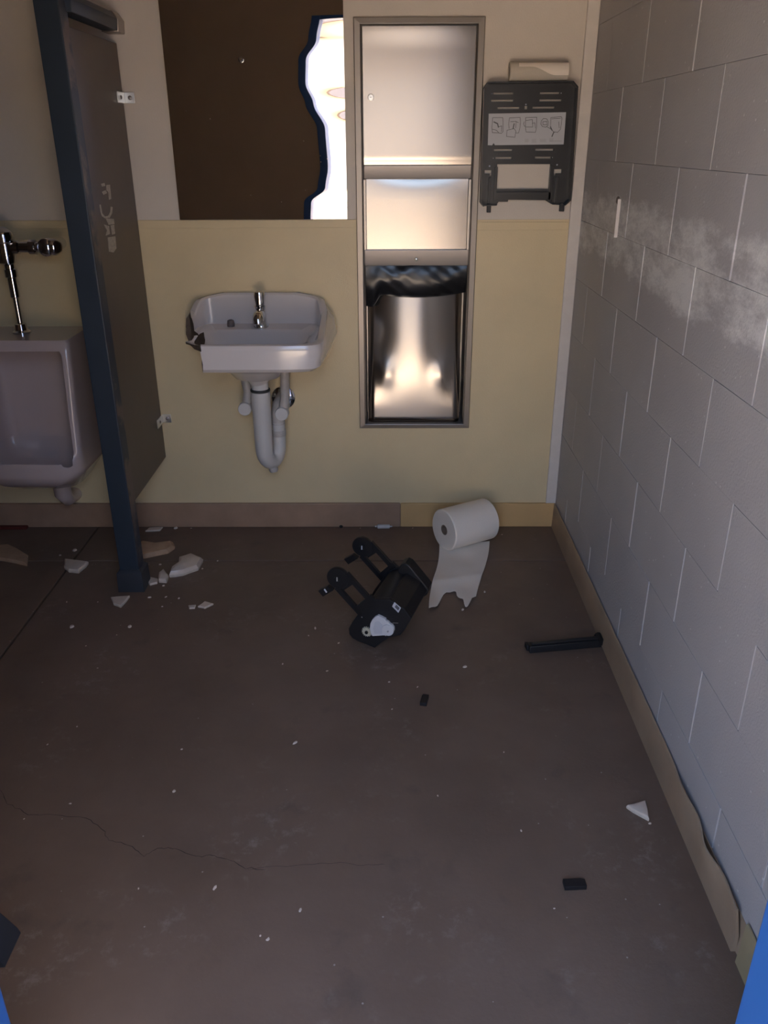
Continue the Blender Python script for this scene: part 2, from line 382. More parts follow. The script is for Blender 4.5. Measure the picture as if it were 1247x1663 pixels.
# outdoors, seen only in the mirror and the steel
struct(obj('ground', MB().box((-40, -60, -.2), (40, YO-5.0, -.012)), M_dirt, smooth=0), 'sunlit dirt yard outside the doorway', 'ground')
struct(obj('bounce_apron', MB().box((-40, YO-5.0, -.2), (40, YO, -.006)), M_ground, smooth=0), 'unseen pale concrete strip added before the doorway to bounce light in', 'ground')  # pale strip added out of view to bounce sunlight into the room
bg = thing('building', 'pale stucco building across the sunlit yard, seen in the mirror', 'building', (-3, -16, -.012))
obj('wall', MB().box((-22, -22, -.012), (16, -16, 3.25)), M_stucco, bg, smooth=0)
obj('roof', MB().box((-22.6, -22.5, 3.25), (16.6, -15.4, 4.0)), M_roof, bg, smooth=0)

# small metal tab on the block wall
tb = thing('wall_tab', 'small white metal tab standing out from the block wall', 'bracket', (-.001, -.52, 1.21))
obj('plate', MB().box((-.010, -.5215, 1.212), (.001, -.5195, 1.322)), M_trim, tb, bevel=.0008)
obj('flange', MB().box((-.0015, -.5195, 1.212), (.001, -.497, 1.322)), M_mortar, tb, bevel=.0005)
obj('glue_patch', MB().loft([[(-.0012, -.488+.022*math.cos(t*.5236)*(1+.2*math.sin(3*t)), 1.316+.012*math.sin(t*.5236)) for t in range(12)], [(.001, -.488+.022*math.cos(t*.5236), 1.316+.012*math.sin(t*.5236)) for t in range(12)]]), mat('glue', (.2, .17, .15), .8), tb)

# ------------------------------------------------------------------ mirror
MX0, MX1, MZ0, MZ1 = -1.4475, -.8435, 1.226, 2.14
def warp(z):
    # tilt of the sheet about a vertical line, by height
    pts = [(1.226, .62), (1.285, .55), (1.33, -.35), (1.40, -.55), (1.52, -.45), (1.60, .2), (1.66, .62), (1.73, .55), (1.79, -.1), (1.86, -.35), (2.2, 0)]
    for (a, va), (b, vb) in zip(pts, pts[1:]):
        if a <= z <= b: return va + (vb-va)*smooth01((z-a)/(b-a))
    return 0
def mir(u, v):
    x = MX0 + (MX1-MX0)*u; z = MZ0 + (MZ1-MZ0)*v
    t = max(0, (x + 1.08)); h = .021 * (-warp(z) + .35) * (t*t/(2*.10) if t < .10 else t - .05)
    return Vector((x, -.0115 - h*1.0 - .0025, z))
mr = thing('mirror', 'frameless wall mirror above the broken sink, warped along its right side', 'mirror', ((MX0+MX1)/2, 0, MZ0))
obj('mirror_sheet', MB().grid(mir, 90, 130), M_mirror, mr, smooth=180)
obj('backing', MB().box((MX0+.001, -.0075, MZ0+.001), (MX1-.001, .001, MZ1-.001)), M_steeld, mr)
stud_p = onY(391, 97, -.015)
obj('glint_stud', MB().lathe(stud_p, (0, -1, 0), [(.009, -.002), (.0095, .002), (.007, .008), (.003, .011)]), M_chrome, mr)  # added to stand in for a bright glint reflected in the mirror
for (a, b) in ((302, 180), (341, 193), (493, 229), (520, 253), (521, 263), (531, 258), (496, 309), (457, 328), (407, 317)):
    q = onY(a, b, -.0155)
    obj('speck', MB().ball(q, .0016, 5), M_paper2, mr)

# ------------------------------------------------------------------ towel and waste cabinet
tc = thing('towel_cabinet', 'tall stainless steel paper towel and waste cabinet set into the back wall', 'cabinet', (-.593, -.01, .435))
CX0, CX1, CZ0, CZ1 = -.811, -.375, .435, 1.855
def frame_side(p_out0, p_out1, p_in0, p_in1):
    # a mitred bar: outer edge against the wall, a raised flat, inner edge turned back
    def mixp(a, b, t): return tuple(a[i] + (b[i]-a[i])*t for i in range(2))
    loops = []
    for (po, pi) in ((p_out0, p_in0), (p_out1, p_in1)):
        l = []
        for t, y in ((0, .002), (0, -.011), (.10, -.014), (.80, -.0155), (.90, -.0145), (1.0, -.009), (1.0, .01)):
            q = mixp(po, pi, t); l.append((q[0], y, q[1]))
        loops.append(l)
    return MB().loft(loops)
fo = [(CX0, CZ0), (CX1, CZ0), (CX1, CZ1), (CX0, CZ1)]
fi = [(CX0+.026, CZ0+.020), (CX1-.026, CZ0+.020), (CX1-.026, CZ1-.023), (CX0+.026, CZ1-.023)]
for k in range(4):
    j = (k+1) % 4
    obj('frame_bar', frame_side(fo[k], fo[j], fi[k], fi[j]), M_steelf, tc, smooth=25)
hb = MB(); IX0, IX1, IZ0, IZ1 = CX0+.0265, CX1-.0265, CZ0+.0205, CZ1-.0235
hb.box((IX0-.003, -.006, IZ0), (IX0, .14, IZ1)); hb.box((IX1, -.006, IZ0), (IX1+.003, .14, IZ1))
hb.box((IX0, .137, IZ0), (IX1, .14, IZ1)); hb.box((IX0, -.004, IZ1), (IX1, .14, IZ1+.003)); hb.box((IX0, -.004, IZ0-.003), (IX1, .14, IZ0))
obj('housing', hb, M_steeld, tc, smooth=0)
def door_surf(u, v):
    x = IX0+.003 + (IX1-IX0-.006)*u; z = 1.406 + (IZ1-.003-1.406)*v
    s = 2*u-1
    bulge = .0016*(1-s*s)*(1-v)*v*2 + (.0022*smooth01((v-.80)/.2)**2)*(1-.7*s*s)
    return Vector((x, -.011 - bulge + .0035*smooth01((.08-v)/.08)**2, z))
dr = obj('door', MB().grid(door_surf, 40, 60), M_steel, tc, solid=-.004, smooth=60)
lk = onY(602, 158, -.012)
obj('lock', MB().lathe(lk, (0, -1, 0), [(.0105, -.001), (.0105, .003), (.0085, .0035), (.0085, .002), (.006, .002), (.006, .004), (.001, .004)], 24), M_zinc, dr)
obj('keyhole', MB().box((lk.x-.003, lk.y-.0045, lk.z-.0008), (lk.x+.003, lk.y-.003, lk.z+.0008)), M_blackm, dr)
obj('lower_lip', MB().prism([(IX0+.002, -.012, 1.404), (IX0+.002, -.004, 1.360), (IX0+.002, .006, 1.358), (IX0+.002, .004, 1.404)], (IX1-IX0-.004, 0, 0)), M_steeld, tc, bevel=.002)
def mid_surf(u, v):
    x = IX0+.010 + (IX1-IX0-.020)*u; z = 1.118 + (1.362-1.118)*v
    s = 2*u-1
    return Vector((x, .004 + .0062*max(0, (v-.70)/.30)**2*(1-.6*s*s), z))
obj('towel_recess_panel', MB().grid(mid_surf, 30, 40), M_steel, tc, solid=-.003, smooth=60)
for sx in (0, 1):
    xx = (IX0, IX0+.009) if sx == 0 else (IX1-.009, IX1)
    obj('side_channel', MB().box((xx[0], -.007, 1.10), (xx[1], .012, 1.358)), M_steelf, tc, bevel=.0015)
obj('upper_bin_lip', MB().prism([(IX0+.001, -.010, 1.119), (IX0+.001, -.004, 1.062), (IX0+.001, .006, 1.06), (IX0+.001, .006, 1.119)], (IX1-IX0-.002, 0, 0)), M_steeld, tc, bevel=.002)
kq = onY(676, 421, -.008)
obj('catch', MB().lathe(kq, (0, -1, 0), [(.0055, -.001), (.0055, .004), (.0035, .005)], 16), M_zinc, tc)
BX0, BX1 = IX0+.010, IX1-.016
def bin_surf(u, v):
    x = BX0 + (BX1-BX0)*u; z = .457 + (1.02-.457)*v
    s = 2*u-1
    curve = .030*smooth01((v-.10)/.55)*(s*s) + .012*smooth01((abs(s)-.86)/.14)**2
    low = .006*math.exp(-((v-.36)/.09)**2)*(math.exp(-((abs(s)-.62)/.2)**2))
    return Vector((x, -.012 + .050*v - .010*math.sin(math.pi*v) + curve - low + .018*smooth01((.03-v)/.03), z))
obj('waste_container', MB().grid(bin_surf, 60, 80), M_steel, tc, solid=-.003, smooth=80)
for xx in (BX1+.001, BX0-.004): obj('container_side', MB().box((xx, .03, .46), (xx+.003, .12, 1.0)), M_steelf, tc)

def bag_surf(u, v):
    s = 2*u-1
    zl = .962 - .016*(1-s*s) + (-.050*smooth01((.16-u)/.10)) + (.075*math.exp(-((u-.13)/.07)**2)*0)
    x = IX0+.004 + (IX1-IX0-.008)*u
    z = 1.066 + (zl-1.066)*v
    e = .005*math.sin(9*u+3*v)*math.sin(5*v+1) + .0022*math.sin(23*u+9*v)*(1-v) + .0014*math.sin(41*u-17*v)*math.sin(6*u)
    return Vector((x, .006 - .012*math.sin(math.pi*min(1, v*1.05)) + .034*s*s*v*.6 - .006 + e*.35, z))
bag = tag(obj('bin_liner', MB().grid(bag_surf, 60, 30), M_bag, solid=-.001, smooth=80), 'black plastic bin liner hanging over the rim inside the steel cabinet', 'bin bag')

# ------------------------------------------------------------------ open black towel dispenser on the wall
def dpx(x, y, Y): return onY(770 + x*.16835, 90 + y*.16838, Y)
td = thing('towel_dispenser', 'open black plastic roll towel dispenser shell with no cover, on the back wall', 'dispenser', (-.212, -.001, 1.265))
YB = -.014
o_px = [(95,320),(135,255),(960,245),(1005,300),(935,1400),(880,1450),(770,1445),(705,1405),(345,1400),(340,1420),(250,1420),(225,1455),(90,1460),(65,1425)]
RIM = -.058
outer = [dpx(x, y, RIM) for x, y in o_px]
ctr = sum(outer, Vector())/len(outer)
# back plate: same outline at the wall, pierced by the slots
bp_pts = [Vector((p.x, -.006, p.z)) for p in outer]
plate = obj('back_plate', MB().prism([Vector((p.x, -.0135, p.z)) for p in outer], (0, .0125, 0)), [M_black, M_black], td, smooth=0)
cuts_ = []
def slotbox(x0, y0, x1, y1):
    a = dpx(x0, y0, YB); b = dpx(x1, y1, YB); cuts_.append(MB().box((min(a.x,b.x), -.05, min(a.z,b.z)), (max(a.x,b.x), .02, max(a.z,b.z))))
for (x0, x1, y) in ((185,378,368),(635,822,364),(163,377,438),(630,842,434),(225,435,508),(563,773,504),(190,368,915),(590,766,911),(205,362,991),(587,742,987)):
    slotbox(x0, y-9, x1, y+9)
slotbox(222, 1050, 718, 1290)
slotbox(102, 1108, 165, 1140); slotbox(150, 1140.2, 165, 1165); slotbox(770, 1098, 843, 1138); slotbox(770, 1138.2, 785, 1160); slotbox(487, 488, 512, 520)
for c_ in cuts_: boolean_cut(plate, c_)
# tray walls round the sides and top
wall_idx = [11, 12, 13, 0, 1, 2, 3, 4, 5, 6]
def inset(p, d): 
    v = Vector((ctr.x-p.x, 0, ctr.z-p.z)); v.normalize(); return p + v*d
side = MB()
for k, (i, j) in enumerate(zip(wall_idx, wall_idx[1:])):
    a, b = outer[i], outer[j]; ai, bi = inset(a, .0045), inset(b, .0045)
    q = lambda p, y: Vector((p.x, y, p.z))
    dep = RIM if k not in (0, 8) else -.03
    side.loft([[q(a, dep), q(b, dep), q(bi, dep), q(ai, dep)], [q(a, -.013), q(b, -.013), q(bi, -.013), q(ai, -.013)]])
obj('tray_wall', side, M_black, td, smooth=25)
for (x0, x1, y0, y1) in ((123,158,1450,1515),(825,862,1440,1505)):
    a = dpx(x0, y0, -.02); b = dpx(x1, y1, -.02)
    obj('hinge_tab', MB().box((a.x, -.028, b.z), (b.x, -.010, a.z+.006)), M_blackm, td, bevel=.0015)
for (x0, y0, x1, y1) in ((200,1075,212,1400),(735,1065,747,1400),(212,1318,735,1392),(140,1180,150,1420),(790,1170,800,1420)):
    a = dpx(x0, y0, -.02); b = dpx(x1, y1, -.02)
    obj('rib', MB().box((a.x, -.022, b.z), (b.x, -.013, a.z)), M_black, td, bevel=.001)
for (x, y) in ((148,1068),(798,1055),(498,474)):
    q = dpx(x, y, -.0135); obj('rivet', MB().lathe(q, (0,-1,0), [(.0028,-.001),(.0028,.0015),(.001,.002)], 12), M_label, td)
for (x, y) in ((183, 992), (838, 364), (754, 985), (172, 370)):
    q = dpx(x, y, -.0135); obj('rivet', MB().lathe(q, (0,-1,0), [(.0016,-.001),(.0016,.001)], 10), M_label, td)
YLB = -.0146
lb = obj('instruction_label', MB().prism([dpx(140,562,YLB), dpx(886,548,YLB), dpx(862,858,YLB), dpx(200,866,YLB), dpx(187,845,YLB), dpx(172,868,YLB), dpx(131,866,YLB)], (0, .001, 0)), M_label, td, smooth=0)
lb['label'] = 'white instruction label with four line drawings'
def strokes(lines, wd=3.2):
    mb = MB()
    for ln in lines:
        pts = [dpx(x, y, YLB-.0002) for x, y in ln]; wm = wd*.16835/430
        for a, b in zip(pts, pts[1:]):
            t = (b-a).normalized(); n = Vector((-t.z, 0, t.x))*wm/2; e = t*wm*.4
            mb.prism([a-n-e, b-n+e, b+n+e, a+n-e], (0, .0004, 0))
    return mb
def rr(x0, y0, x1, y1, k=10): return [(x0+k,y0),(x1-k,y0),(x1,y0+k),(x1,y1-k),(x1-k,y1),(x0+k,y1),(x0,y1-k),(x0,y0+k),(x0+k,y0)]
dgs = [
 [[(178,600),(275,600),(278,640),(278,735),(262,752),(235,748),(175,745),(170,700),(178,600)], [(232,690),(265,680),(262,735)], [(175,712),(215,722),(235,745)], [(190,642),(225,658),(233,690)]],
 [[(340,603),(442,598),(446,640),(440,700),(428,748),(400,748)], [(340,603),(332,660),(336,705)], [(316,722),(385,706),(402,730),(392,790),(312,782),(316,722)], [(350,640),(400,636),(425,648)], [(405,640),(400,700)]],
 [[(496,600),(602,596),(602,690),(590,742),(500,738),(494,690),(496,600)], [(500,628),(560,618),(565,690),(500,690)], [(482,640),(476,660),(484,682),(496,684)], [(560,655),(585,650),(590,700)]],
 [[(648,630),(668,608),(700,612),(714,640),(712,675),(690,692),(658,686),(642,662),(648,630)], [(662,640),(700,636),(702,668),(664,670),(662,640)], [(740,600),(838,590),(846,605),(840,660),(832,712),(805,742),(770,738),(748,722),(736,680),(740,600)], [(748,612),(832,606)], [(700,688),(742,712)], [(772,740),(748,782)], [(815,640),(820,700)]]]
for d in dgs: obj('line_drawing', strokes(d, 4), M_ink, lb, smooth=0)
for ln in ([(190,642),(225,658),(233,692)], [(385,660),(375,705)], [(735,690),(750,720)], [(768,740),(750,780)]):
    obj('arrow_mark', strokes([ln], 9), M_ink, lb, smooth=0)
txt = []
for (x0, x1, y0, n) in ((485,530,808,5),(552,606,808,6),(632,700,808,5),(722,770,802,5),(725,848,822,2)):
    for k in range(n): txt.append([(x0+random.uniform(0,4), y0+k*7), (x1-random.uniform(0,12), y0+k*7)])
obj('small_print', strokes(txt, 1.6), mat('grey_ink', (.32,.32,.34), .6), lb, smooth=0)

# stub roll lying on the dispenser
ra = onY(822+4, 122, -.04); rbp = onY(921, 120, -.04)
RS = .030
za = max(p.z for p in outer) + RS - .0005
sr = thing('stub_roll', 'thin nearly used roll of paper towel lying on top of the black dispenser', 'paper roll', ((ra.x+rbp.x)/2, -.036, za-RS))
prof = [(.017,.004),(.026,.0),(RS,.003),(RS,(rbp.x-ra.x)-.003),(.028,(rbp.x-ra.x)),(.017,(rbp.x-ra.x)-.003)]
obj('paper', MB().lathe((ra.x, -.036, za), (1, 0, 0), prof, 36, cap=False), M_paper2, sr, smooth=50)
obj('cardboard_core', MB().lathe((ra.x+.003, -.036, za), (1, 0, 0), [(.0172,0),(.0172,rbp.x-ra.x-.006)], 28), M_core, sr, smooth=50)
def flap(u, v):
    x = ra.x+.03 + (rbp.x-ra.x-.03)*u; e = .35 + .65*smooth01((u-.25)/.5); a = R(70) + R(75)*v*e
    return Vector((x, -.036 + (RS+.0012)*-math.sin(a-R(30)), za + (RS+.0012)*math.cos(a-R(30))))
obj('loose_end', MB().grid(flap, 20, 10), M_paper, sr, solid=.0006, smooth=80)

# ------------------------------------------------------------------ broken sink
SX = -1.173
sk = thing('wall_sink', 'white porcelain wall-hung sink with its left corner broken away', 'sink', (SX, -.003, .33))
NS = 96
def outl(hw, yb, yf, n=13.0, bow=.020, taper=.09):
    hd = (yb-yf)/2; yc = (yb+yf)/2; pts = []
    for k in range(NS):
        t = 2*math.pi*(k+.5)/NS; c, s = math.cos(t), math.sin(t)
        x = hw*math.copysign(abs(c)**(2/n), c); y = yc + hd*math.copysign(abs(s)**(2/n), s)
        fr = max(0, (yb-y)/(yb-yf)); x *= 1 - taper*fr - .03*fr*fr
        if y < yc: y -= bow*(1-(x/hw)**2)
        pts.append((x, y))
    return pts
def zr(x, y):
    b = smooth01((y+.165)/.125)
    top = .979 - .016*(abs(x)/.2)**2.2
    return .866 + (top-.866)*b
def lp2(pts, zf, k): return [Vector((SX+x*(1-k*smooth01((y+.165)/.125)), y, zf(x, y))) for x, y in pts]
def lp(pts, zf): return [Vector((SX+x*(1-.135*smooth01((y+.165)/.125) if callable(zf) else 1), y, zf(x, y) if callable(zf) else zf)) for x, y in pts]
YBK, YFR = -.003, -.425
loops = [
 lp(outl(.030, -.17, -.23, 2, 0, 0), .668), lp(outl(.045, -.155, -.245, 2, 0, 0), .690), lp(outl(.085, -.10, -.29, 2.5, 0, 0), .704),
 lp(outl(.105, -.07, -.32, 3, 0, 0), .735), lp(outl(.20, -.03, -.385, 5, .01, 0), .768), lp(outl(.258, YBK, YFR+.010), .772),
 lp(outl(.274, YBK, YFR), .784), lp2(outl(.286, YBK, YFR), lambda x, y: .825, .0), lp2(outl(.2865, YBK, YFR), lambda x, y: min(.885, zr(x, y)-.022), .035), lp(outl(.286, YBK, YFR), lambda x, y: zr(x, y)-.014), lp(outl(.282, YBK, YFR+.004), lambda x, y: zr(x, y)-.003),
 lp(outl(.275, YBK-.006, YFR+.010), zr), lp(outl(.257, -.022, YFR+.022), lambda x, y: zr(x, y)-.001), lp(outl(.251, -.030, YFR+.028), lambda x, y: zr(x, y)-.008),
 lp(outl(.245, -.038, YFR+.034), lambda x, y: .862-.004), lp(outl(.212, -.118, YFR+.046, 5, .014, .05), .853), lp(outl(.198, -.128, YFR+.060, 4.5, .012, .05), .842),
 lp(outl(.165, -.145, YFR+.09, 4, .01, 0), .79), lp(outl(.11, -.165, YFR+.12, 3, 0, 0), .745), lp(outl(.04, -.19, -.26, 2, 0, 0), .732), lp(outl(.018, -.21, -.245, 2, 0, 0), .730)]
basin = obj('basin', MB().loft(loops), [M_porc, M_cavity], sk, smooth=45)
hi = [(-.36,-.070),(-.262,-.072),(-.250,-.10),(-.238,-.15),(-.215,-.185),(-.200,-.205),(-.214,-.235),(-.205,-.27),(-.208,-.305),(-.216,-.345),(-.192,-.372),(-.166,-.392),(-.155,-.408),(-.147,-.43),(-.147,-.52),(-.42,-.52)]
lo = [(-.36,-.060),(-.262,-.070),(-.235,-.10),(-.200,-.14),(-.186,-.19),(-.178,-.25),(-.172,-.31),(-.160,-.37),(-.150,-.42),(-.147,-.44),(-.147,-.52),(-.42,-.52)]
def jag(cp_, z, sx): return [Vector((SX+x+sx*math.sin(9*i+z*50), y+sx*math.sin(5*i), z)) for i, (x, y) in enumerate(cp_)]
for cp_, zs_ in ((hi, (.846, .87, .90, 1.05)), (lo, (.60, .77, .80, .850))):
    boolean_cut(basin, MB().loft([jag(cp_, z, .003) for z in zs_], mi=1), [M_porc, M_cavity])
# faucet
fx, fy, fz = -1.168, -.085, .858
fa = obj('faucet', MB().lathe((fx, fy, fz-.004), (0,0,1), [(.027,0),(.027,.010),(.023,.016),(.021,.072),(.023,.078),(.014,.082)], 28), M_chrome, sk)
obj('push_button', MB().lathe((fx, fy, fz+.072), (0,0,1), [(.014,0),(.020,.005),(.0215,.038),(.018,.052),(.009,.057)], 28), M_chrome, fa)
obj('spout', MB().tube([(fx, fy, fz+.044), (fx, fy-.03, fz+.046), (fx, fy-.052, fz+.041), (fx, fy-.063, fz+.030), (fx, fy-.067, fz+.018)], [.018,.021,.022,.021,.017], 20), M_chrome, fa)
hp = onY(374, 516, -.075)
obj('hole_plug', MB().lathe((hp.x, hp.y, .853), (0,0,1), [(.014,0),(.0145,.010),(.012,.024),(.006,.027)], 20), mat('tarnished_plug', (.16,.13,.12), .5), sk)
# drain and traps
tp = obj('tailpiece', MB().lathe((SX+.004, -.20, .672), (0,0,-1), [(.031,-.004),(.031,.02),(.029,.021),(.029,.030),(.0355,.031),(.0355,.04),(.034,.18),(.0335,.245)], 32), M_pvc, sk)
obj('gasket', MB().lathe((SX+.004, -.20, .652), (0,0,-1), [(.0345,0),(.0365,.003),(.0365,.008),(.0345,.010)], 32), M_gasket, tp)
bend = [(SX+.004, -.20, .44)]
for k in range(13):
    a = math.pi*k/12
    bend.append((SX+.0285-.0245*math.cos(a)+.004*0, -.20+.075*(1-math.cos(a))/2, .415-.062*math.sin(a)))
bend += [(SX+.053, -.125, .47), (SX+.053, -.125, .50)]
tb2 = obj('trap_bend', MB().tube(bend, [.0335,.0335]+[.033-.008*k/12 for k in range(1,13)]+[.025,.025], 24), M_pvc, sk, smooth=60)
obj('coupling_nut', MB().lathe((SX+.053, -.125, .445), (0,0,1), [(.0265,0),(.028,.003),(.028,.022),(.0265,.025)], 24), M_pvcd, tb2)
obj('cleanout_plug', MB().lathe((SX+.030, -.172, .326), (0.15,-.1,-1), [(.018,-.01),(.018,.006),(.014,.014),(.006,.016)], 20), M_pvcd, tb2)
obj('trap_arm', MB().tube([(SX+.053,-.125,.49),(SX+.053,-.12,.53),(SX+.055,-.09,.555),(SX+.058,-.04,.56),(SX+.058,.0,.56)], [.0255,.027,.027,.026,.026], 22), M_pvcd, sk, smooth=60)
obj('escutcheon', MB().lathe((SX+.062, -.001, .56), (0,-1,0), [(.048,0),(.046,.006),(.03,.012)], 28), M_chrome, sk)
for (kx, ky, ex, ey, tx) in ((397,665, 1,0,-.085), (457,673, 0,0,.105)):
    k0 = onY(kx, ky, -.15)
    vb = obj('supply_valve', MB().lathe((k0.x, -.15, k0.z), (0,1,-.05), [(.0235,.0),(.0255,.003),(.0255,.034),(.022,.038),(.017,.05),(.017,.148)], 28), M_pvc, sk)
    obj('supply_line', MB().tube([(k0.x+.006, -.12, k0.z+.02), (k0.x+.014*(1 if tx<0 else 1), -.118, k0.z+.06), (SX+tx*.82, -.112, .69), (SX+tx*1.0, -.105, .76)], [.018,.018,.017,.017], 18), M_pvcd, vb, smooth=60)

# ------------------------------------------------------------------ urinal partition
PXR = -1.600
up_ = thing('urinal_partition', 'brown urinal privacy screen on a blue floor post beside the sink', 'partition', (-1.63, -.52, 0))
obj('panel', MB().box((PXR-.026, -.492, .315), (PXR, -.014, 1.782)), M_part, up_, bevel=.003)
obj('post', MB().box((-1.660, -.552, .0), (-1.590, -.487, 2.06)).paint(3, 1), [M_blue, M_bluewear], up_, bevel=.004)
obj('shoe', MB().loft([[(-1.672,-.566,0),(-1.578,-.566,0),(-1.578,-.474,0),(-1.672,-.474,0)], [(-1.670,-.563,.075),(-1.580,-.563,.075),(-1.580,-.477,.075),(-1.670,-.477,.075)], [(-1.661,-.554,.084),(-1.588,-.554,.084),(-1.588,-.485,.084),(-1.661,-.485,.084)]]), M_shoe, up_, bevel=.002)
hr = obj('head_rail', MB().loft([[(-1.625, y, 1.812), (-1.575, y, 1.812), (-1.572, y, 1.845), (-1.588, y, 1.866), (-1.612, y, 1.866), (-1.628, y, 1.845)] for y in (-.50, -.016)]), M_blue, up_, bevel=.002)
obj('wall_flange', MB().loft([[(-1.627, y, 1.809), (-1.572, y, 1.809), (-1.569, y, 1.846), (-1.586, y, 1.869), (-1.614, y, 1.869), (-1.631, y, 1.846)] for y in (-.075, -.002)]), M_steelf, hr, bevel=.002)
for zc in (1.620, .475):
    bk = obj('wall_bracket', MB().box((PXR, -.085, zc-.017), (PXR+.003, -.003, zc+.017)).box((PXR+.003, -.006, zc-.017), (PXR+.036, -.003, zc+.017)), M_zinc, up_, bevel=.001)
    obj('screw', MB().lathe((PXR+.003, -.05, zc), (1,0,0), [(.006,0),(.006,.002),(.003,.004)], 14), M_steeld, bk)
    obj('screw', MB().lathe((PXR+.021, -.006, zc), (0,-1,0), [(.007,0),(.007,.002),(.003,.004)], 14), M_steeld, bk)
# bare scraped marks on the panel
def c1(x, y): return onX(x*.2585, y*.2585, PXR)
def mark(pts):
    q = [c1(*p) for p in pts]
    obj('scraped_mark', MB().prism([Vector((PXR-.0004, p.y, p.z)) for p in q], (.0012, 0, 0)), M_scr, up_, smooth=0)
mark([(632,1155),(655,1150),(660,1168),(640,1172)])
mark([(668,1162),(690,1160),(698,1250),(684,1255),(680,1205),(668,1195)])
mark([(640,1205),(662,1195),(672,1212),(650,1224)])
mark([(624,1285),(632,1285),(642,1340),(658,1360),(680,1355),(692,1330),(695,1298),(706,1300),(704,1338),(688,1368),(660,1372),(640,1358),(630,1330)])
mark([(664,1372),(714,1375),(718,1408),(682,1412)])
mark([(652,1410),(684,1420),(690,1470),(664,1480),(672,1448)])
mark([(694,1416),(716,1412),(722,1468),(704,1474)])
mark([(676,1492),(724,1484),(730,1560),(712,1586),(684,1580)])

# low post close to the entrance
np_ = thing('floor_post', 'dark blue low post on a flared foot just inside the entrance', 'post', (-1.52, -2.0, 0))
obj('post', MB().box((-1.56, -2.035, 0), (-1.483, -1.975, .92)), M_blue, np_, bevel=.004)
obj('shoe', MB().loft([[(-1.58,-2.045,0),(-1.452,-2.045,0),(-1.452,-1.965,0),(-1.58,-1.965,0)], [(-1.575,-2.045,.018),(-1.456,-2.045,.018),(-1.456,-1.967,.018),(-1.575,-1.967,.018)], [(-1.562,-2.038,.07),(-1.481,-2.038,.07),(-1.481,-1.972,.07),(-1.562,-1.972,.07)]]), M_shoe, np_, bevel=.003)

# ------------------------------------------------------------------ urinal and flush valve
UX = -2.030
ur = thing('urinal', 'white porcelain wall-hung urinal behind the brown screen', 'urinal', (UX, -.003, .235))
def uout(hw, yf, bow, n=9):
    pts = []
    for k in range(72):
        t = 2*math.pi*(k+.5)/72; c, s = math.cos(t), math.sin(t)
        x = hw*math.copysign(abs(c)**(2/n), c); y = yf/2 + (yf/2)*-math.copysign(abs(s)**(2/n), s)
        if y < yf*.5: y -= bow*(1-(x/hw)**2)
        pts.append((x, y))
    return pts
def ul(hw, yf, bow, z, n=9, tilt=0): return [Vector((UX+x, -.003+y, z + tilt*(x/hw)**2)) for x, y in uout(hw, yf, bow, n)]
body = obj('body', MB().loft([ul(.06,-.14,.0,.262,2), ul(.14,-.23,.02,.275,5), ul(.188,-.285,.045,.300,10,.045), ul(.199,-.296,.062,.318,14,.045), ul(.200,-.300,.066,.345,14,.03), ul(.200,-.300,.060,.39,14,.035), ul(.200,-.300,.0,.44,16), ul(.200,-.285,.0,.60,16), ul(.200,-.262,0,.76,16), ul(.200,-.252,0,.832,16), ul(.194,-.246,0,.842,14)]), M_urinal, ur, smooth=40)
def cl(hw, yb, z, n=5):
    pts = []
    for k in range(48):
        t = 2*math.pi*(k+.5)/48; c, s = math.cos(t), math.sin(t)
        x = hw*math.copysign(abs(c)**(2/n), c); y = math.copysign(abs(s)**(2/n), s)
        yy = (yb + -.6)/2 + ((yb + .6)/2)*y
        pts.append(Vector((UX+x, yy, z)))
    return pts
def clb(hw, yb, yf, z, n=4):
    pts = []
    for k in range(48):
        t = 2*math.pi*(k+.5)/48; c, s = math.cos(t), math.sin(t)
        pts.append(Vector((UX+hw*math.copysign(abs(c)**(2/n), c), (yb+yf)/2+(yb-yf)/2*math.copysign(abs(s)**(2/n), s), z)))
    return pts
boolean_cut(body, MB().loft([clb(.10,-.11,-.25,.315), clb(.15,-.07,-.31,.345,6), clb(.174,-.050,-.335,.395,12), clb(.174,-.046,-.338,.4195,12), cl(.174,-.046,.420,12), cl(.174,-.040,.66,12), cl(.172,-.05,.79,12), cl(.165,-.10,.805,12)]), [M_urinal])
obj('outlet', MB().tube([(UX+.03,-.12,.262),(UX+.03,-.12,.20),(UX+.03,-.09,.165),(UX+.03,-.02,.15),(UX+.03,.0,.15)], [.036,.034,.03,.028,.028], 20), M_urinal, ur, smooth=60)

fv = thing('flush_valve', 'chrome flush valve on the wall above the urinal', 'valve', (UX, -.12, .83))
vx, vy = UX-.014, -.125
obj('valve_body', MB().lathe((vx-.005, vy, 1.085), (0,0,1), [(.020,0),(.030,.008),(.033,.03),(.033,.075),(.037,.08),(.037,.098),(.033,.112),(.02,.12),(.012,.127),(.004,.129)], 32), M_chrome, fv)
obj('vacuum_breaker', MB().lathe((vx, vy, .97), (0,0,1), [(.013,0),(.017,.004),(.017,.07),(.023,.074),(.023,.10),(.019,.104),(.019,.125)], 28), M_chrome, fv)
obj('flush_tube', MB().tube([(vx, vy, 1.0), (vx, vy, .846)], .0105, 18), M_chrome, fv)
obj('spud_flange', MB().lathe((vx, vy, .8425), (0,0,1), [(.032,0),(.032,.006),(.024,.012),(.021,.034),(.015,.038)], 28), M_chrome, fv)
obj('supply_arm', MB().lathe((vx, vy, 1.145), (1,0,0), [(.022,.02),(.024,.045),(.019,.05),(.019,.08),(.026,.084),(.026,.105),(.019,.11),(.018,.15)], 28), M_chrome, fv)
sv = onY(80, 401, -.125)
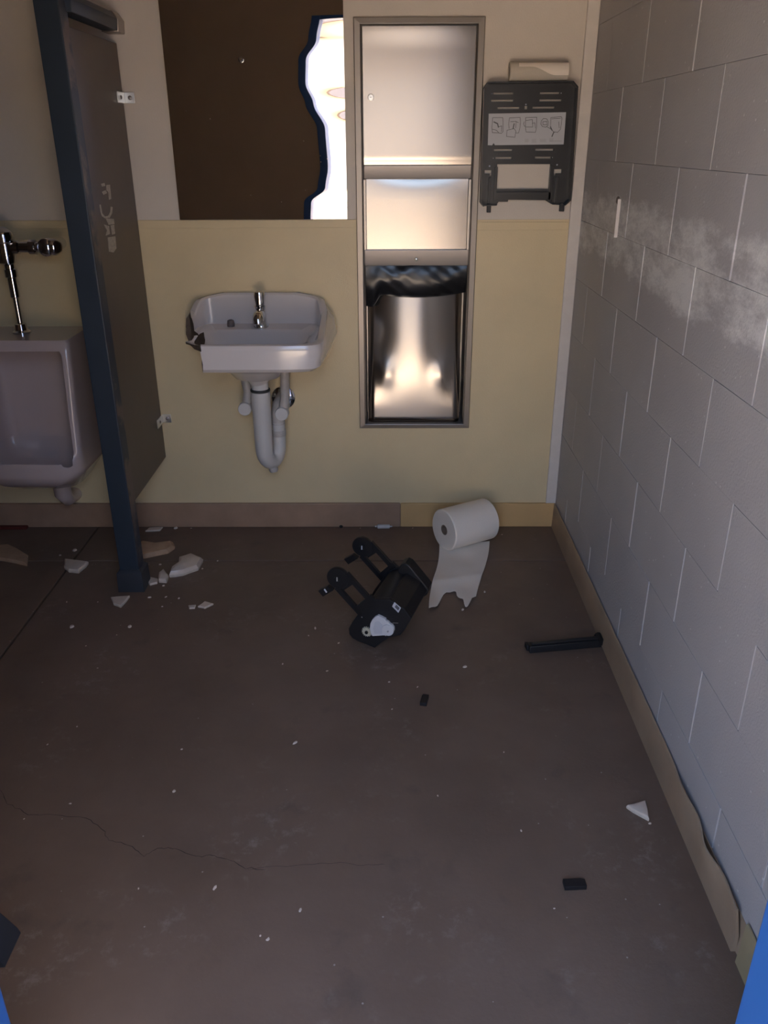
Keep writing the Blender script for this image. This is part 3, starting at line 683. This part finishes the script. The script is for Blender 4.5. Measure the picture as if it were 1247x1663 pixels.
obj('stop_valve', MB().lathe((sv.x-.005, vy, sv.z), (0,-1,0), [(.022,-.122),(.022,-.03),(.031,-.02),(.033,.0),(.030,.022),(.020,.032),(.006,.036)], 28), M_chrome, fv)
obj('stop_cap', MB().ball((sv.x+.016, vy-.004, sv.z), .030), M_chrome, fv)

# ------------------------------------------------------------------ fallen paper roll
ra_ = R(31); ax = Vector((math.cos(ra_), math.sin(ra_), 0)); RR = .084; RL = .212
c0 = Vector((-.388, -.168, RR)) - ax*RL/2
pr = thing('paper_towel_roll', 'full white paper towel roll lying on the floor against the back wall', 'paper roll', (-.388, -.168, 0))
obj('roll', MB().lathe(c0, ax, [(.0205,.002),(.05,0),(RR-.004,.0),(RR,.004),(RR,RL-.004),(RR-.004,RL),(.0205,RL)], 64, cap=False), M_paper, pr, smooth=40)
obj('cardboard_core', MB().lathe(c0+ax*.0015, ax, [(.0165,.05),(.0165,0),(.0208,0),(.0208,RL-.003),(.0165,RL-.003),(.0165,.05)], 32, cap=False), M_core, pr, smooth=40)
obj('core_shade_disc', MB().lathe(c0+ax*.05, ax, [(.0163,0),(.0163,.004)], 24), M_cavity, pr)  # dark disc painted as the shade deep inside the core
A0, A1 = onZ(712, 893), onZ(793, 889); B0, B1 = onZ(697, 992), onZ(771, 992)
A0 = A0 + (A0-B0)*.10; A1 = A1 + (A1-B1)*.10
tear = [(0,1.0),(.06,1.0),(.13,1.0),(.19,.97),(.24,.88),(.28,.80),(.34,.765),(.42,.77),(.50,.755),(.55,.76),(.57,.81),(.62,.85),(.68,.865),(.73,.87),(.78,.98),(.83,1.0),(.88,.95),(.92,.86),(1,.835)]
def tlen(u):
    for (a, va), (b, vb) in zip(tear, tear[1:]):
        if a <= u <= b: return va + (vb-va)*(u-a)/(b-a)
    return 1
def sheet(u, v):
    vv = v*tlen(u); q = A0.lerp(A1, u).lerp(B0.lerp(B1, u), vv)
    q = q + Vector((.006*math.sin(vv*6), 0, 0))
    z = .0022 + .0045*(1+math.sin(13*vv+2.2*u+.5))*.5*min(1, vv*5) + .0025*(1+math.sin(7*u-19*vv))*.5 + .004*math.exp(-((vv-.62+.08*u)/.05)**2) + .004*max(0, vv-.85)/.15*(1+math.sin(17*u))
    return Vector((q.x, q.y, z))
obj('loose_sheet', MB().grid(sheet, 38, 40), M_paper, pr, solid=.0007, smooth=80)

# ------------------------------------------------------------------ dispenser mechanism on the floor
ta = R(72); AX = Vector((math.cos(ta), math.sin(ta), 0)); ML = .23
N0 = onZ(608, 1052, .001)
def n1(x, y, off=0): return onP(560 + x*.11227, 940 + y*.11226, N0, AX) + AX*off     # close crop
def n2(x, y, off=0): return onP(490 + x*.27265, 780 + y*.27273, N0, AX) + AX*off     # wider crop
mc = thing('towel_mechanism', 'black towel dispenser mechanism with two hub arms fallen on the floor', 'mechanism', (N0.x+.03, N0.y+.12, 0))
side_poly = [(55,720),(62,800),(110,860),(200,910),(310,950),(430,1000),(520,930),(640,850),(800,815),(860,745),(960,575),(860,440),(640,300),(440,300),(330,330),(200,500),(110,620)]
pn = [n1(*p) for p in side_poly]
obj('side_plate', MB().prism(pn, AX*.016), M_blackm, mc, bevel=.002)
obj('side_plate', MB().prism([p + AX*(ML-.01) for p in pn[9:] + pn[:2]], AX*.014), M_blackm, mc, bevel=.002)
bc = n1(560, 560); perp = Vector((AX.y, -AX.x, 0))
# drum and cover between the side plates
def half_cover(r, a0, a1, o, L0, L1, n=18):
    l = []
    for h in (L0, L1):
        ring_ = [o + AX*h + perp*(r*math.cos(a0+(a1-a0)*k/n)) + Vector((0,0,r*math.sin(a0+(a1-a0)*k/n))) for k in range(n+1)]
        ring_ += [o + AX*h + perp*((r-.004)*math.cos(a1+(a0-a1)*k/n)) + Vector((0,0,(r-.004)*math.sin(a1+(a0-a1)*k/n))) for k in range(n+1)]
        l.append(ring_)
    return MB().loft(l)
co = Vector((bc.x, bc.y, max(.068, bc.z-.01)))
obj('roller', MB().lathe(co, AX, [(.02,.01),(.046,.014),(.048,.03),(.048,.20),(.046,.22),(.02,.225)], 36), M_blackm, mc)
obj('cover', half_cover(.070, R(0), R(150), co, .016, .215), M_blackm, mc, smooth=40)
obj('base_tray', MB().prism([n1(*p, .012) for p in ((955,580),(865,745),(800,812),(640,848),(470,780),(500,420),(640,310),(860,445))], AX*.195), M_blackm, mc, bevel=.004)
def n3(px, py): return onP(490 + px*.27265, 780 + py*.27273, N0 + AX*.235, AX)
obj('end_block', MB().prism([n3(598,490), n3(615,465), n3(640,455), n3(665,468), n3(778,606), n3(770,640), n3(680,700), n3(610,600)], AX*-.05), M_blackm, mc, bevel=.004)
def bar(p, q, wd, off, th=.012):
    t = (q-p).normalized(); n = t.cross(AX).normalized()*wd/2
    return [p-n, q-n, q+n, p+n]
def arm(off):
    a = MB()
    for (p, q, wd) in ((n2(262,560), n2(420,735), .016), (n2(205,640), n2(350,800), .016), (n2(330,785), n2(425,705), .03), (n2(240,640), n2(300,600), .02)):
        a.prism([v + AX*off for v in bar(p, q, wd, off)], AX*.012)
    dc = n2(213, 585); r = (n2(213, 585) - n2(150, 585)).length
    a.lathe(dc + AX*(off-.001), AX, [(r*.97,0),(r,.002),(r,.012),(r*.97,.014)], 40)
    o = obj('hub_arm', a, M_blackm, mc, smooth=35)
    obj('hub_boss', MB().lathe(dc + AX*(off-.004), AX, [(.009,0),(.010,.002),(.010,.02)], 20), M_blackm, o)
    obj('boss_pin', MB().box((dc + AX*(off-.005)) - Vector((.002,.001,.007)), (dc + AX*(off-.005)) + Vector((.002,.002,.007))), M_label if off > .1 else M_zinc, o)
    tpts = [n2(152,632), n2(98,658), n2(127,692), n2(188,655)]
    obj('end_tab', MB().prism([v + AX*(off-.002) for v in tpts], AX*.018), M_blackm, o, bevel=.001)
    if off < .1: obj('tab_band', MB().prism([v + AX*(off-.0035) for v in (n2(133,648), n2(139,643), n2(153,664), n2(147,668))], AX*.002), M_label, o)
arm(.0); arm(ML)
gcv = obj('gear_cover', MB().prism([n1(*p, -.010) for p in ((490,508),(540,530),(600,562),(605,585),(650,608),(655,625),(700,652),(722,690),(724,730),(705,775),(665,800),(560,798),(410,808),(385,760),(372,700),(380,630),(405,575),(445,530))], AX*.011), M_gearw, mc, bevel=.0025)
hubc = n1(635, 715, -.013); rh = (n1(635,715)-n1(720,715)).length
obj('cover_hub', MB().lathe(hubc + AX*.004, -AX, [(rh,0),(rh,.004),(rh*.95,.005),(rh*.3,.005)], 32), M_gearw, gcv)
obj('cover_inset', MB().prism([n1(*p, -.0108) for p in ((450,600),(500,590),(555,640),(545,770),(440,770),(425,690))], AX*.001), mat('gear_inset', (.56,.55,.57), .5), gcv)
obj('screw', MB().ball(n1(648,716,-.019), .003, 8), M_chrome, gcv)
gp = []; gcen = n1(325, 755); gr = (n1(325,755)-n1(400,755)).length
for k in range(32):
    rr_ = gr*(1.0 if k % 2 else .74); a = 2*math.pi*k/32; gp.append(gcen + perp*rr_*math.cos(a) + Vector((0,0,rr_*math.sin(a))) - AX*.007)
gg = obj('gear', MB().prism(gp, AX*.008), M_gear, mc, smooth=0)
obj('axle', MB().lathe(gcen - AX*.007, -AX, [(.0055,0),(.0055,.004),(.002,.005)], 16), M_blackm, gg)
for (x, y) in ((247,552),(593,820)): obj('screw', MB().ball(n1(x, y, -.001), .0026, 8), M_chrome, mc)
bl = obj('barcode_label', MB().prism([n1(*p, -.001) for p in ((717,335),(812,420),(775,490),(684,398))], AX*.0014), M_label, mc, smooth=0)
obj('barcode', MB().prism([n1(*p, -.0018) for p in ((745,370),(795,420),(772,455),(722,405))], AX*.0006), M_ink, bl, smooth=0)
obj('shaft_pin', MB().tube([n1(695,628,-.004), n1(775,632,-.004)], .0011, 8), M_zinc, mc)

# ------------------------------------------------------------------ other floor litter
def tape(px0, px1, r=.013):
    return onZ(*px0, r), onZ(*px1, r)
p0, p1 = onZ(858, 1051, .014), onZ(974, 1041, .014)
t = (p1-p0).normalized(); s = Vector((-t.y, t.x, 0))
pb = thing('plastic_bar', 'long black plastic bar with knobbed ends lying against the tan baseboard', 'plastic bar', ((p0+p1)/2).xy.to_3d())
def xs(o, wd, z0, z1): return [o - s*wd + Vector((0,0,z0-o.z)), o + s*wd + Vector((0,0,z0-o.z)), o + s*wd*.8 + Vector((0,0,z1-o.z)), o - s*wd*.8 + Vector((0,0,z1-o.z))]
obj('bar', MB().loft([xs(p0, .017, .001, .024), xs(p1, .017, .001, .026)]), M_blackm, pb, bevel=.003)
obj('spine', MB().loft([xs(p0+t*.01, .006, .022, .029), xs(p1-t*.01, .006, .022, .030)]), M_black, pb, bevel=.001)
obj('end_knob', MB().tube([p1+s*.022+Vector((0,0,.008)), p1-s*.016+Vector((0,0,.004))], .012, 16), M_blackm, pb)
obj('end_clip', MB().loft([[q + s*.010 for q in xs(p0-t*.006, .014, .003, .022)], [q + s*.010 for q in xs(p0+t*.006, .014, .001, .020)]]), M_blackm, pb, bevel=.002)

def smallpart(px, py, ln, wd, ang, hgt, label):
    q = onZ(px, py, hgt*.5); a = R(ang); t = Vector((math.cos(a), math.sin(a), 0)); s = Vector((-t.y, t.x, 0)); q.z = 0
    pts = [q - t*ln/2 - s*wd/2, q + t*ln/2 - s*wd/2, q + t*ln/2 + s*wd*.35, q + t*ln*.3 + s*wd/2, q - t*ln/2 + s*wd/2]
    return tag(obj('plastic_piece', MB().prism([p + Vector((0,0,.0003)) for p in pts], (0,0,hgt)), M_blackm, bevel=.0015), label, 'plastic piece')
smallpart(689, 1137, .042, .020, 78, .012, 'small black plastic piece on bare floor between mechanism and door')
smallpart(933, 1436, .048, .022, 3, .012, 'small black plastic piece on bare floor near the lone triangular shard')
cq0, cq1 = onZ(609, 852.5, .009), onZ(637, 852.5, .009); cq0.y = cq1.y = -.03
wp = cq1 - cq0
tag(obj('plastic_plug', MB().lathe(cq0, wp, [(.003,0),(.0035,wp.length*.12),(.0088,wp.length*.15),(.0092,wp.length*.2),(.0092,wp.length*.8),(.0088,wp.length*.84),(.0035,wp.length*.87),(.003,wp.length)], 20), M_pvc), 'white cylindrical plastic plug lying against the brown baseboard', 'plug')
dq = onZ(554, 854, .004)
tag(obj('debris_crumb', MB().ball((dq.x, -.024, .0062), .0065, 6, sc=(1.2, .9, .9)), M_blackm), 'dark crumb beside the brown baseboard', 'crumb')
rq0 = onZ(0, 855, .006); rq1 = onZ(46, 855, .006)
tag(obj('red_strip', MB().box((rq0.x-.1, -.040, 0), (rq1.x, -.018, .012)), M_red, bevel=.003), 'dark red strip on the floor under the urinal', 'strip')

def shard(pts, crop, h, label, mats, name='ceramic_shard', insetf=.12, dome=0.0, cat='shard', group=None):
    (ox, oy, sc) = crop; Z = h*.7
    top = [onZ(ox + x*sc, oy + y*sc, Z) for x, y in pts]
    back = max(p.y for p in top)
    if back > -.024: top = [p + Vector((0, -.024-back, 0)) for p in top]
    c = sum(top, Vector())/len(top)
    fine = []
    for a, b in zip(top, top[1:]+top[:1]):
        fine.append(a); d = b-a
        if d.length > .02:
            nrm = Vector((-d.y, d.x, 0)).normalized()
            fine.append(a.lerp(b, random.uniform(.35,.65)) + nrm*random.uniform(-.03,.03)*d.length)
    bot = [Vector((c.x+(p.x-c.x)*.97, c.y+(p.y-c.y)*.97, .0002)) for p in fine]
    mid = [Vector((p.x, p.y, Z*random.uniform(.85,1.1))) for p in fine]
    tp_ = [Vector((c.x+(p.x-c.x)*(1-insetf), c.y+(p.y-c.y)*(1-insetf), h+dome*.5)) for p in fine]
    tp2 = [Vector((c.x+(p.x-c.x)*.45, c.y+(p.y-c.y)*.45, h+dome)) for p in fine]
    mb = MB(); mb.loft([bot, mid], True, False, mi=1); mb.loft([mid, tp_, tp2], False, True, mi=0)
    o = obj(name, mb, mats, smooth=25)
    bm = bmesh.new(); bm.from_mesh(o.data); bmesh.ops.remove_doubles(bm, verts=bm.verts, dist=1e-6); bmesh.ops.recalc_face_normals(bm, faces=bm.faces); bm.to_mesh(o.data); bm.free()
    return tag(o, label, cat, group)
CA = (0, 780, .2969); CB = (880, 1200, .2943)
WH = [M_shw, M_bisque]; TN = [M_sht, M_sht]
shard([(350,432),(485,448),(470,468),(430,500),(375,495),(350,475)], CA, .012, 'white curved ceramic shard by the floor joint left of the blue post', WH, dome=.006)
shard([(680,400),(715,360),(780,338),(850,350),(945,338),(958,365),(920,390),(690,435)], CA, .014, 'long tan ridged ceramic shard, longest of all, behind the blue post foot', TN, dome=.010)
shard([(980,430),(1050,408),(1112,435),(1085,480),(1000,510),(925,520),(935,490),(975,462)], CA, .016, 'large white curved ceramic shard below the sink drain', WH, dome=.016)
shard([(870,510),(895,490),(922,525),(910,553),(868,550)], CA, .012, 'rounded white ceramic shard touching the large curved shard', WH, dome=.008)
shard([(797,545),(815,528),(865,540),(860,560),(820,570)], CA, .008, 'flat grey white ceramic shard beside the rounded shard', WH)
shard([(705,560),(722,532),(742,560)], CA, .007, 'small tan triangular shard right beside the blue post foot', TN)
shard([(605,640),(710,632),(660,690),(620,675)], CA, .010, 'white wedge shaped ceramic shard in front of the blue post foot', WH)
shard([(1082,690),(1120,662),(1168,675),(1120,697)], CA, .007, 'pointed pale ceramic shard out on the open floor', WH)
shard([(1030,685),(1072,682),(1065,698),(1035,700)], CA, .006, 'little pale ceramic shard next to the pointed shard', WH)
shard([(-20,355),(40,350),(155,412),(150,462),(-20,428)], CA, .012, 'broad tan shard lying under the urinal', TN, dome=.004)
shard([(820,235),(840,218),(915,215),(900,232)], CA, .006, 'thin pale ceramic shard close to the brown baseboard', WH)
shard([(465,370),(572,343),(592,445),(500,395)], CB, .010, 'lone triangular white ceramic shard near the block wall', WH, dome=.004)
chips = [(x*.2969, 780+y*.2969, r) for x, y, r in ((745,275,.010),(885,242,.005),(975,238,.012),(1045,262,.004),(330,410,.006),(410,382,.013),(1190,440,.005),(875,460,.006),(895,575,.006),(818,640,.008),(908,637,.006),(978,645,.006),(1015,512,.005),(1107,483,.005),(365,665,.004),(393,800,.010),(710,800,.010),(638,845,.003),(887,690,.004),(535,665,.003),(470,905,.003))]
chips += [(x*.3626, 1060+y*.3626, r) for x, y, r in ((213,410,.004),(315,675,.004),(780,620,.006),(813,432,.004),(962,1052,.008),(1200,1281,.005),(1166,1266,.003),(108,743,.003),(345,330,.003),(437,68,.003),(620,1055,.003))]
chips += [(400+x*.401, 1060+y*.401, r) for x, y, r in ((147,45,.004),(327,73,.004),(578,118,.004),(693,138,.004),(198,365,.009),(885,57,.008),(1113,720,.004),(218,1042,.006),(88,1160,.005),(590,228,.003),(1043,402,.003),(775,578,.003))]
chips += [(1055,1337,.005),(900,1475,.003),(751,990,.008),(585,855,.004),(670,856,.005),(512,1020,.008),(501,1032,.004),(550,1044,.005),(787,961,.006),(815,868,.004)]
for (x, y, r) in chips:
    q = onZ(x, y, .001); n = random.randint(5, 7); a0 = random.uniform(0, 6.28); ee = random.uniform(.4, .8); hh = r*random.uniform(.35, .6)
    if y < 857: q.y = min(q.y, -.028)
    ring_ = []
    for k in range(n):
        a = 2*math.pi*k/n; rr_ = r*random.uniform(.75, 1.1); X, Yy = rr_*math.cos(a), rr_*math.sin(a)*ee
        ring_.append(Vector((q.x + X*math.cos(a0*.3) - Yy*math.sin(a0*.3), q.y + X*math.sin(a0*.3) + Yy*math.cos(a0*.3), .0001)))
    tpp = [Vector((q.x+(p.x-q.x)*.75, q.y+(p.y-q.y)*.75, hh)) for p in ring_]
    if y < 875: lab, grp = 'tiny pale ceramic chip on the floor strip along the back baseboard', 'chips along the back baseboard'
    elif x > 540 and y < 1000: lab, grp = 'tiny pale chip beside the torn paper towel sheet', 'chips by the torn paper sheet'
    elif x < 400 and y < 1000: lab, grp = 'tiny pale ceramic chip among the sink shards around the blue post foot', 'chips among the sink shards'
    elif y < 1150: lab, grp = 'tiny pale ceramic chip on open floor between shards and black mechanism', 'chips in front of the shards and mechanism'
    else: lab, grp = 'tiny pale ceramic chip on the bare floor near the entrance', 'chips near the entrance'
    tag(obj('ceramic_chip', MB().loft([ring_, tpp]), M_shw, smooth=0), lab, 'chip', grp)
